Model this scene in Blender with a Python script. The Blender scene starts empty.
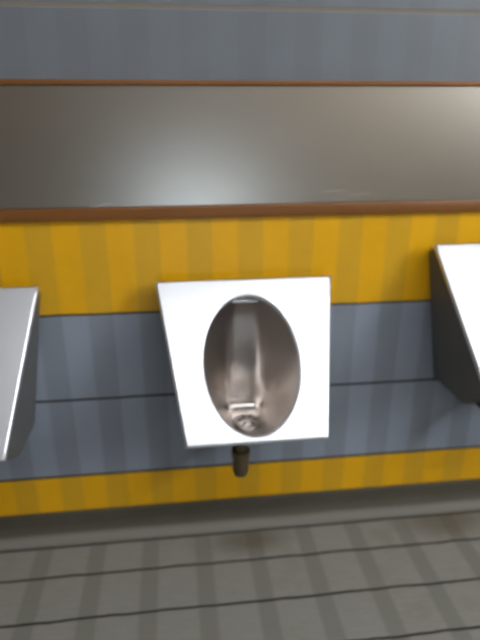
import bpy, bmesh, math, random
from mathutils import Vector, Matrix
random.seed(4)
S = bpy.context.scene
COL = S.collection

# ------------------------------------------------------------------ materials
class NT:
    """small helper to write node trees"""
    def __init__(self, name):
        self.m = bpy.data.materials.new(name); self.m.use_nodes = True
        self.t = self.m.node_tree; self.bsdf = self.t.nodes['Principled BSDF']
    def n(self, typ, **kw):
        nd = self.t.nodes.new(typ)
        for k, v in kw.items(): setattr(nd, k, v)
        return nd
    def link(self, a, b): self.t.links.new(a, b)
    def put(self, sock, v):
        if hasattr(v, 'is_output'): self.link(v, sock)
        else: sock.default_value = v
    def math(self, op, a, b=None, c=None, clamp=False):
        nd = self.n('ShaderNodeMath', operation=op); nd.use_clamp = clamp
        self.put(nd.inputs[0], a)
        if b is not None: self.put(nd.inputs[1], b)
        if c is not None: self.put(nd.inputs[2], c)
        return nd.outputs[0]
    def mix(self, f, a, b):
        nd = self.n('ShaderNodeMix', data_type='RGBA')
        self.put(nd.inputs[0], f)
        for s, v in ((nd.inputs[6], a), (nd.inputs[7], b)):
            self.put(s, (*v, 1) if isinstance(v, tuple) and len(v) == 3 else v)
        return nd.outputs[2]
    def step(self, x, e, w):           # 0 -> 1 across e-w .. e+w
        nd = self.n('ShaderNodeMapRange', interpolation_type='SMOOTHSTEP')
        self.put(nd.inputs[0], x)
        nd.inputs[1].default_value = e - w; nd.inputs[2].default_value = e + w
        return nd.outputs[0]
    def band(self, x, c, hw, soft):    # 1 inside c-hw .. c+hw
        d = self.math('ABSOLUTE', self.math('SUBTRACT', x, c))
        return self.math('SUBTRACT', 1.0, self.step(d, hw, soft))
    def xyz(self):
        g = self.n('ShaderNodeNewGeometry'); s = self.n('ShaderNodeSeparateXYZ')
        self.link(g.outputs['Position'], s.inputs[0])
        return s.outputs[0], s.outputs[1], s.outputs[2], g.outputs['Position']
    def noise(self, vec, scale, detail=4, rough=.6, stretch=None):
        if stretch:
            mp = self.n('ShaderNodeMapping'); self.link(vec, mp.inputs[0]); mp.inputs['Scale'].default_value = stretch
            vec = mp.outputs[0]
        nd = self.n('ShaderNodeTexNoise'); self.link(vec, nd.inputs['Vector'])
        nd.inputs['Scale'].default_value = scale; nd.inputs['Detail'].default_value = detail
        nd.inputs['Roughness'].default_value = rough
        return nd.outputs['Fac']
    def bump(self, h, strength, dist=.002):
        b = self.n('ShaderNodeBump'); b.inputs['Strength'].default_value = strength; b.inputs['Distance'].default_value = dist
        self.link(h, b.inputs['Height']); self.link(b.outputs[0], self.bsdf.inputs['Normal'])
    def done(self, color=None, rough=None, metal=None, spec=None):
        for k, v in (('Base Color', color), ('Roughness', rough), ('Metallic', metal), ('Specular IOR Level', spec)):
            if v is not None:
                self.put(self.bsdf.inputs[k], (*v, 1) if isinstance(v, tuple) and len(v) == 3 else v)
        return self.m

def plain(name, col, rough=.5, metal=0., var=.06, scale=30):
    t = NT(name); x, y, z, p = t.xyz()
    n = t.noise(p, scale)
    c = t.mix(n, tuple(v*(1-var) for v in col), tuple(min(1, v*(1+var)) for v in col))
    return t.done(c, rough, metal)

# tile rows of the urinal wall (heights above the floor)
Z_COVE, Z_B0, Z_B1, Z_B2, Z_Y2 = .075, .191, .4265, .6605, .893
PITCH, X0 = .1235, .087            # a bright stripe, then a dull one for smeared upright joints
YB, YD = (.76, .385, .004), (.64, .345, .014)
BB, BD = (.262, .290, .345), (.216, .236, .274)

def tile_wall(name, top=True):
    t = NT(name); x, y, z, p = t.xyz()
    ph = t.math('FRACT', t.math('DIVIDE', t.math('SUBTRACT', x, X0), PITCH))
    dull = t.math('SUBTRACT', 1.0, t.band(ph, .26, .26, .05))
    pn = t.noise(p, 7.0, 3)
    tone = t.math('MULTIPLY_ADD', pn, .24, .88)
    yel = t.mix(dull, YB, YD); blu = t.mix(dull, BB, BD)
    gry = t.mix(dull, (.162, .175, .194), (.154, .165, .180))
    c = t.mix(t.step(z, Z_B0, .001), yel, blu)
    c = t.mix(t.step(z, Z_B2, .001), c, yel)
    c = t.mix(t.step(z, 1.0, .001), c, gry)
    v = t.n('ShaderNodeVectorMath', operation='SCALE'); t.link(c, v.inputs[0]); t.link(tone, v.inputs['Scale'])
    c = v.outputs[0]
    # horizontal joints, a little uneven
    wob = t.math('MULTIPLY_ADD', t.noise(p, 9, 2), .004, -.002)
    zz = t.math('ADD', z, wob)
    j = None
    for zc, hw in ((Z_B0, .0036), (Z_B1, .0034), (Z_B2, .0028)):
        b = t.band(zz, zc, hw, .0016)
        j = b if j is None else t.math('MAXIMUM', j, b)
    c = t.mix(j, c, (.032, .030, .027))
    jt = t.band(zz, 1.3265, .0042, .002)
    c = t.mix(jt, c, (.20, .17, .135))
    jj = t.math('MAXIMUM', j, jt)
    t.bump(t.math('SUBTRACT', t.math('MULTIPLY', pn, .2), jj), .4, .002)
    r = t.math('MULTIPLY_ADD', jj, .4, .38)
    return t.done(c, r, 0., .35)

def floor_mat():
    t = NT('floor_tiles'); x, y, z, p = t.xyz()
    n1 = t.noise(p, 5, 5); n2 = t.noise(p, 60, 4, .7, (.35, 1.6, 1))
    base = t.mix(n2, (.205, .197, .172), (.295, .285, .258))
    base = t.mix(t.math('MULTIPLY', t.step(n1, .62, .12), .35), base, (.16, .145, .11))
    fx = t.math('FRACT', t.math('DIVIDE', t.math('SUBTRACT', x, .041 - .0719), .1438))
    joint_smear = t.band(fx, .5, .155, .045)  # wide darker bands: smeared joints drawn into the colour
    c = t.mix(t.math('MULTIPLY', joint_smear, .75), base, (.18, .173, .15))
    wob = t.math('MULTIPLY_ADD', t.noise(p, 8, 3), .012, -.006)
    fy = t.math('FRACT', t.math('DIVIDE', t.math('SUBTRACT', t.math('ADD', y, wob), -.0285 + .0665), .1335))
    joint = t.band(fy, .5, .026, .016)
    joint = t.math('MAXIMUM', joint, t.band(t.math('ADD', y, t.math('MULTIPLY', wob, .4)), -.0555, .004, .0025))
    c = t.mix(joint, c, (.028, .026, .022))
    # brown standing-damp stains at the foot of the cove
    def stain(cx, cy, rx, ry):
        dx = t.math('DIVIDE', t.math('SUBTRACT', x, cx), rx); dy = t.math('DIVIDE', t.math('SUBTRACT', y, cy), ry)
        d = t.math('SQRT', t.math('ADD', t.math('MULTIPLY', dx, dx), t.math('MULTIPLY', dy, dy)))
        return t.math('SUBTRACT', 1.0, t.step(t.math('ADD', d, t.math('MULTIPLY_ADD', n1, .8, -.4)), .7, .45))
    s = t.math('MAXIMUM', stain(.17, -.09, .13, .06), stain(.75, -.08, .16, .08))
    c = t.mix(t.math('MULTIPLY', s, .55), c, (.085, .062, .032))
    t.bump(t.math('SUBTRACT', t.math('MULTIPLY', n2, .4), joint), .45, .0025)
    return t.done(c, .55, 0., .3)

def cove_mat():
    t = NT('skirting_tile'); x, y, z, p = t.xyz()
    n = t.noise(p, 12, 5, .6, (.4, 1, 1.5))
    c = t.mix(n, (.062, .054, .038), (.098, .087, .064))
    d = t.math('SUBTRACT', 1.0, t.step(t.math('ADD', z, t.math('MULTIPLY_ADD', n, .03, -.015)), .02, .03))
    ph = t.math('FRACT', t.math('DIVIDE', t.math('SUBTRACT', x, .033), .1438))
    c = t.mix(t.math('MULTIPLY', t.band(ph, .5, .16, .08), .3), c, (.08, .075, .06))
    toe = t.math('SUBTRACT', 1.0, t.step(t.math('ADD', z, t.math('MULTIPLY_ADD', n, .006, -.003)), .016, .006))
    c = t.mix(t.math('MULTIPLY', toe, .8), c, (.24, .23, .20))   # toe highlight painted into the colour
    t.bump(n, .2, .002)
    return t.done(c, .7, 0., .2)

def steel(name, col=(.76, .77, .81), rough=.44, stretch=(1, 30, 30), amt=.04):
    t = NT(name)
    tc = t.n('ShaderNodeTexCoord')
    n = t.noise(tc.outputs['Object'], 18, 3, .5, stretch)
    c = t.mix(n, tuple(v*.98 for v in col), col)
    r = t.math('MULTIPLY_ADD', n, amt, rough - amt/2)
    return t.done(c, r, 1.0)

def panel_steel():
    t = NT('splash_panel_steel'); x, y, z, p = t.xyz()
    n = t.noise(p, 4, 4, .55, (.5, 1, 1.6))
    c = t.mix(n, (.52, .465, .395), (.58, .525, .455))
    def scratch(x0, z0, x1, z1, hw):        # fine scratch in the brushed face, its glint painted into the colour
        L = math.hypot(x1-x0, z1-z0); ux, uz = (x1-x0)/L, (z1-z0)/L
        dx = t.math('SUBTRACT', x, x0); dz = t.math('SUBTRACT', z, z0)
        a = t.math('ADD', t.math('MULTIPLY', dx, ux), t.math('MULTIPLY', dz, uz))
        b = t.math('SUBTRACT', t.math('MULTIPLY', dz, ux), t.math('MULTIPLY', dx, uz))
        sag = t.math('MULTIPLY', t.math('MULTIPLY', t.math('SUBTRACT', a, L), a), .5)
        m = t.band(t.math('SUBTRACT', b, sag), 0, hw, hw*.8)
        return t.math('MULTIPLY', m, t.band(a, L/2, L*.42, L*.12))
    s = None
    for a, k in (((-.209, .9175, -.135, .932, .0016), 1.0), ((.345, .947, .415, .951, .0012), .55), ((.405, .938, .47, .943, .0012), .55)):
        q = t.math('MULTIPLY', scratch(*a), k); s = q if s is None else t.math('MAXIMUM', s, q)
    c = t.mix(t.math('MULTIPLY', s, .6), c, (.85, .82, .75))
    r = t.math('MULTIPLY_ADD', s, .2, .30)
    return t.done(c, r, 1.0)

def trim_mat():
    t = NT('trim_varnished_wood'); x, y, z, p = t.xyz()
    n = t.noise(p, 30, 4, .6, (.12, 1, 1))
    c = t.mix(n, (.15, .052, .010), (.25, .098, .022))
    t.bump(n, .15, .001)
    return t.done(c, .4, 0., .4)

def emit(name, col, strength):
    t = NT(name)
    t.put(t.bsdf.inputs['Base Color'], (.8, .8, .8, 1))
    t.put(t.bsdf.inputs['Emission Color'], (*col, 1)); t.bsdf.inputs['Emission Strength'].default_value = strength
    return t.m

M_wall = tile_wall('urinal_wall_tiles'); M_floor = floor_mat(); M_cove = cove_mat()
M_steel = steel('urinal_steel'); M_bowl = steel('urinal_bowl_steel', (.585, .54, .51), .30, (30, 30, 1), .012)
M_side = plain('urinal_casing_dull', (.12, .12, .12), .55, 0, .1)
M_panel = panel_steel(); M_trim = trim_mat()
M_pipe = plain('tarnished_brass', (.16, .115, .06), .42, 1.0, .25, 60)
M_trap = plain('tarnished_trap', (.15, .115, .065), .45, .6, .25, 60)
M_hole = plain('drain_slot', (.01, .01, .01), .6)
M_paint = plain('painted_plaster', (.40, .37, .33), .8, 0, .04, 3)
M_room = plain('room_wall_tiles', (.25, .222, .19), .5, 0, .08, 4)
M_white = plain('fixture_white', (.75, .75, .72), .5)

# ------------------------------------------------------------------ mesh helpers
def obj(name, bm, mat, parent=None, loc=(0, 0, 0), smooth=True, angle=40):
    bmesh.ops.recalc_face_normals(bm, faces=bm.faces)
    me = bpy.data.meshes.new(name); bm.to_mesh(me); bm.free()
    me.materials.append(mat)
    if smooth:
        for f in me.polygons: f.use_smooth = True
        me.set_sharp_from_angle(angle=math.radians(angle))
    o = bpy.data.objects.new(name, me); COL.objects.link(o); o.location = loc
    if parent: o.parent = parent
    return o

def box_bm(x0, x1, y0, y1, z0, z1, bev=0., seg=2, bm=None):
    b = bmesh.new(); bmesh.ops.create_cube(b, size=1)
    for v in b.verts:
        v.co = Vector((x0 + (v.co.x+.5)*(x1-x0), y0 + (v.co.y+.5)*(y1-y0), z0 + (v.co.z+.5)*(z1-z0)))
    if bev: bmesh.ops.bevel(b, geom=b.edges[:], offset=bev, segments=seg, affect='EDGES', profile=.5)
    if bm is None: return b
    me = bpy.data.meshes.new('tmp'); b.to_mesh(me); b.free(); bm.from_mesh(me); bpy.data.meshes.remove(me)
    return bm

def rings_bm(rings, cap0=True, cap1=True, bm=None, closed=True):
    bm = bm or bmesh.new(); vs = [[bm.verts.new(p) for p in r] for r in rings]
    n = len(vs[0])
    for a, b in zip(vs, vs[1:]):
        for i in range(n if closed else n-1):
            bm.faces.new((a[i], a[(i+1) % n], b[(i+1) % n], b[i]))
    if cap0: bm.faces.new(vs[0][::-1])
    if cap1: bm.faces.new(vs[-1])
    return bm

def tube_bm(path, rads, n=20, bm=None):
    """tapered tube along a path of points"""
    path = [Vector(p) for p in path]; rings = []
    up = Vector((1, 0, .001))
    for i, p in enumerate(path):
        d = (path[min(i+1, len(path)-1)] - path[max(i-1, 0)]).normalized()
        a = d.cross(up).normalized() if abs(d.dot(up)) < .95 else d.cross(Vector((0, 0, 1))).normalized()
        b = d.cross(a); r = rads[i] if isinstance(rads, (list, tuple)) else rads
        rings.append([p + (a*math.cos(2*math.pi*k/n) + b*math.sin(2*math.pi*k/n))*r for k in range(n)])
    return rings_bm(rings, bm=bm)

def structure(o):
    o['kind'] = 'structure'; return o

def thing(o, label, cat, group=None):
    o['label'] = label; o['category'] = cat
    if group: o['group'] = group
    return o

# ------------------------------------------------------------------ room shell
XL, XR, YF, H = -1.7, 2.7, -3.3, 2.55
structure(obj('floor', box_bm(XL, XR, YF, .06, -.06, 0), M_floor, smooth=False))
structure(obj('wall_back', box_bm(XL, XR, 0, .08, 0, H), M_wall, smooth=False))
structure(obj('wall_left', box_bm(XL-.08, XL, YF, .08, 0, H), M_room, smooth=False))
structure(obj('wall_right', box_bm(XR, XR+.08, YF, .08, 0, H), M_room, smooth=False))
structure(obj('wall_front', box_bm(XL-.08, XR+.08, YF-.08, YF, 0, H), M_room, smooth=False))
structure(obj('ceiling', box_bm(XL-.08, XR+.08, YF-.08, .08, H, H+.06), M_paint, smooth=False))

# coved skirting between the lowest yellow row and the floor
prof = [(0, Z_COVE), (-.006, Z_COVE+.001), (-.010, Z_COVE-.003), (-.011, .045)]
for k in range(1, 8):
    a = k/8*math.pi/2
    prof.append((-.011 - .036*(1-math.cos(a)), .045 - .036*math.sin(a)))
prof += [(-.050, .007), (-.051, .000), (0, 0)]
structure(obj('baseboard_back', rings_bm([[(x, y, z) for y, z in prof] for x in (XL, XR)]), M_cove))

# wooden trims that frame the steel panel
structure(obj('trim_1', box_bm(XL, XR, -.016, 0, .893, .921, .004), M_trim))
structure(obj('trim_2', box_bm(XL, XR, -.012, 0, 1.177, 1.188, .003), M_trim))
pan = obj('splash_panel', box_bm(XL+.005, XR-.005, -.0055, -.0003, .921, 1.177, .001, 1), M_panel)
thing(pan, 'long brushed steel panel across the wall above the yellow tiles, framed by brown trim', 'wall panel')

# unseen sources: a low pane added opposite for the panel's highlight; ceiling strip light
def unseen_window(n, x0, x1, z0, z1, strength, col):
    fr = box_bm(x0-.05, x1+.05, YF, YF+.03, z0-.05, z0)
    for a in ((x0-.05, x1+.05, z1, z1+.05), (x0-.05, x0, z0, z1), (x1, x1+.05, z0, z1), ((x0+x1)/2-.015, (x0+x1)/2+.015, z0, z1)):
        box_bm(a[0], a[1], YF, YF+.03, a[2], a[3], bm=fr)
    w = structure(obj('unseen_window_%d' % n, fr, M_white, smooth=False))
    obj('glowing_pane', box_bm(x0, x1, YF+.002, YF+.012, z0, z1), emit('pane_glow_%d' % n, col, strength), w, smooth=False)
# unseen bigger pane in the right-hand wall, placed as key light
fr = box_bm(XR-.03, XR, -2.75, -1.45, 1.40, 1.45)
for a in ((-2.75, -1.45, 2.30, 2.35), (-2.75, -2.70, 1.45, 2.30), (-1.50, -1.45, 1.45, 2.30), (-2.115, -2.085, 1.45, 2.30)):
    box_bm(XR-.03, XR, a[0], a[1], a[2], a[3], bm=fr)
w1 = structure(obj('unseen_window_1', fr, M_white, smooth=False))
obj('glowing_pane', box_bm(XR-.012, XR-.002, -2.70, -1.50, 1.45, 2.30), emit('pane_glow_1', (.90, .96, 1.0), 20.0), w1, smooth=False)
unseen_window(2, -.15, .55, .08, .50, 4.8, (.62, .80, 1.0))

fx = bpy.data.objects.new('ceiling_light', None); COL.objects.link(fx); fx.location = (.88, -1.62, H)
thing(fx, 'white fluorescent strip light on the ceiling above the steel urinals', 'ceiling light')
obj('housing', box_bm(-1.50, 1.50, -.16, .16, -.05, 0, .006), M_white, fx)
obj('diffuser', box_bm(-1.46, 1.46, -.14, .14, -.075, -.05, .01), emit('fluorescent_tube_light', (.95, .97, 1.0), 14.5), fx)

# ------------------------------------------------------------------ urinals
TILT = .6885; YT, ZT, LEN = -.045, .754, .388
TW, BW = .2125, .158
def face(u, v, w=0.):      # u across, v down the sloping face, w out of it
    return Vector((u, YT - v*math.sin(TILT) - w*math.cos(TILT), ZT - v*math.cos(TILT) + w*math.sin(TILT)))

def make_urinal(x, dz, label):
    root = bpy.data.objects.new('urinal', None); COL.objects.link(root)
    root.location = (x, 0, dz)
    thing(root, label, 'urinal', 'steel urinals along the tiled wall')
    N = 128
    EC, EA, EB = .208, .109, .163
    def edge(th, inset=0.):
        # where the ray from the opening's centre leaves the trapezoid
        cx, sx = math.cos(th), math.sin(th); best = 9
        v0, v1 = inset - EC, LEN - inset - EC
        if sx < -1e-9: best = min(best, v0/sx)
        if sx > 1e-9: best = min(best, v1/sx)
        k = (BW - TW)/LEN
        for s in (1, -1):                      # s*u = TW + k*v - inset
            den = s*cx - k*sx
            if den > 1e-9: best = min(best, (TW + k*EC - inset)/den)
        return best*cx, EC + best*sx
    ths = [2*math.pi*i/N for i in range(N)]
    for cu, cv in ((TW, 0), (-TW, 0), (BW, LEN), (-BW, LEN)):   # snap a ray on each corner
        a = math.atan2(cv-EC, cu) % (2*math.pi)
        i = min(range(N), key=lambda q: abs(ths[q]-a)); ths[i] = a
    def ell(k=1.0, w=0.): return [face(EA*k*math.cos(t), EC + EB*k*math.sin(t), w) for t in ths]
    def out(ins, w): return [face(*edge(t, ins), w) for t in ths]
    # front panel: rolled outer flange, flat face, rim rolled into the opening
    rings = [out(.003, -.012), out(.0, -.011), out(.0, -.005), out(.0012, -.0022), out(.005, 0.), out(.0062, 0.)]
    mid0, mid1 = out(.0062, 0.), ell(1.05)
    for s in (.05, .33, .66, .95): rings.append([a.lerp(b, s) for a, b in zip(mid0, mid1)])
    rings += [ell(1.05), ell(1.02, -.0007), ell(1.0, -.003), ell(.988, -.008)]
    obj('front_panel', rings_bm(rings, False, False), M_steel, root, angle=50)
    # bowl: the opening drawn back to an upright rear wall with a sump below
    vs0, vs1 = EC - EB*.988, EC + EB*.988
    path = [(-.058, .716), (-.040, .690), (-.030, .655), (-.028, .52), (-.028, .41), (-.034, .394), (-.10, .392), (-.19, .402), (-.245, .428), (-.275, .455)]
    lens = [0]
    for (a0, b0), (a1, b1) in zip(path, path[1:]): lens.append(lens[-1] + math.hypot(a1-a0, b1-b0))
    def along(f):
        d = f*lens[-1]
        for i in range(len(path)-1):
            if d <= lens[i+1] + 1e-9:
                q = (d-lens[i])/(lens[i+1]-lens[i])
                return path[i][0]+(path[i+1][0]-path[i][0])*q, path[i][1]+(path[i+1][1]-path[i][1])*q
        return path[-1]
    rows = []
    J, KK = 44, 28
    for j in range(J+1):
        al = math.pi*(.5 + (j-J/2)/J*.985)
        v = EC - EB*.988*math.cos(al); hw = EA*.988*math.sin(al)
        mid = face(0, v, -.008)
        ty, tz = along((v-vs0)/(vs1-vs0))
        row = []
        for k in range(KK+1):
            ph = math.pi*k/KK
            sx = -math.cos(ph); g = 1 - max(0, (abs(sx)-.36)/.64)**1.5
            row.append(Vector((hw*sx, mid.y + (ty-mid.y)*g, mid.z + (tz-mid.z)*g)))
        rows.append(row)
    obj('bowl', rings_bm(rows, False, False, closed=False), M_bowl, root, angle=75)
    # casing behind the face: sides, top and underside down to the wall
    def ib(u, v, w): return face(u, v, w)
    f4 = [ib(-TW+.006, .010, -.010), ib(TW-.006, .010, -.010), ib(BW-.005, LEN-.004, -.010), ib(-BW+.005, LEN-.004, -.010)]
    lo = [Vector((BW-.012, -.16, .372)), Vector((-BW+.012, -.16, .372))]
    b4 = [Vector((-TW+.006, -.001, ZT-.022)), Vector((TW-.006, -.001, ZT-.022)), Vector((BW-.014, -.001, .362)), Vector((-BW+.014, -.001, .362))]
    bm = bmesh.new(); F = [bm.verts.new(p) for p in f4]; B = [bm.verts.new(p) for p in b4]; Lw = [bm.verts.new(p) for p in lo]
    bm.faces.new((F[0], F[1], B[1], B[0])); bm.faces.new((F[1], F[2], Lw[0], B[2], B[1]))
    bm.faces.new((F[3], F[0], B[0], B[3], Lw[1])); bm.faces.new((F[2], F[3], Lw[1], Lw[0]))
    bm.faces.new((Lw[0], Lw[1], B[3], B[2])); bm.faces.new(B)
    bmesh.ops.bevel(bm, geom=[e for e in bm.edges if not e.is_boundary], offset=.006, segments=3, affect='EDGES')
    obj('casing', bm, M_side, root, angle=35)
    # water spreader under the top of the opening
    sp = tube_bm([(-.034, -.052, .700), (-.030, -.056, .700), (.030, -.056, .700), (.034, -.052, .700)], [.004, .0055, .0055, .004])
    obj('water_spreader', sp, M_steel, root)
    # drain: domed ring with slots
    dr = bmesh.new()
    prof = [(.034, 0), (.033, .003), (.028, .005), (.012, .0075), (.003, .008)]
    rings_bm([[(r*math.cos(2*math.pi*k/32), r*math.sin(2*math.pi*k/32), h) for k in range(32)] for r, h in prof], False, True, bm=dr)
    d = obj('drain', dr, M_bowl, root, loc=(0, -.112, .398))
    sl = bmesh.new()
    for k in range(6):
        a = k*math.pi/3
        b = box_bm(.010, .024, -.0022, .0022, .0052, .0078)
        b.transform(Matrix.Rotation(a, 4, 'Z')); me = bpy.data.meshes.new('t'); b.to_mesh(me); b.free(); sl.from_mesh(me); bpy.data.meshes.remove(me)
    obj('drain_slots', sl, M_hole, d, smooth=False)
    # trap below with its pipe to the wall
    tx = -.022
    t = tube_bm([(tx, -.150, .385), (tx, -.150, .345), (tx, -.150, .343), (tx, -.150, .329), (tx, -.150, .327), (tx, -.150, .284), (tx, -.150, .272), (tx, -.150, .268)],
                [.014, .014, .023, .023, .020, .020, .016, .008], 24)
    trap = obj('bottle_trap', t, M_trap, root)
    p = tube_bm([(tx, -.150, .302), (tx, -.06, .302), (tx, -.012, .302), (tx, 0, .302)], .0125, 16)
    tube_bm([(tx, -.012, .302), (tx, -.010, .302), (tx, -.004, .302), (tx, 0, .302)], [.018, .027, .031, .031], 24, bm=p)
    tube_bm([(tx, -.126, .302), (tx, -.118, .302), (tx, -.106, .302), (tx, -.100, .302)], [.016, .019, .019, .016], 8, bm=p)
    obj('waste_pipe', p, M_pipe, trap)
    return root

make_urinal(.161, 0, 'steel urinal in the middle with its whole oval opening in view')
make_urinal(.161-.688, 0, 'greyer steel urinal cut off by the left edge, only its right side showing')
make_urinal(.161+.678, .07, 'steel urinal mounted higher than the others, cut off by the right edge')

# ------------------------------------------------------------------ world, camera, view
w = bpy.data.worlds.new('world'); S.world = w; w.use_nodes = True
w.node_tree.nodes['Background'].inputs[0].default_value = (.6, .7, .8, 1)
w.node_tree.nodes['Background'].inputs[1].default_value = .3

cam = bpy.data.cameras.new('camera'); co = bpy.data.objects.new('camera', cam); COL.objects.link(co)
p, yaw = .37551, .1189
fw = Vector((math.sin(yaw)*math.cos(p), math.cos(yaw)*math.cos(p), -math.sin(p)))
rt = Vector((math.cos(yaw), -math.sin(yaw), 0)); up = rt.cross(fw)
co.matrix_world = Matrix(((rt.x, up.x, -fw.x, 0), (rt.y, up.y, -fw.y, -1.3), (rt.z, up.z, -fw.z, 1.145), (0, 0, 0, 1)))
cam.sensor_fit = 'VERTICAL'; cam.sensor_height = 32; cam.lens = 554/640*32
cam.dof.use_dof = True; cam.dof.focus_distance = .85; cam.dof.aperture_fstop = 2.0
cam.clip_start = .02
S.camera = co
S.view_settings.view_transform = 'Standard'; S.view_settings.look = 'None'
S.view_settings.gamma = 1; S.view_settings.use_curve_mapping = False
S.view_settings.exposure = 0
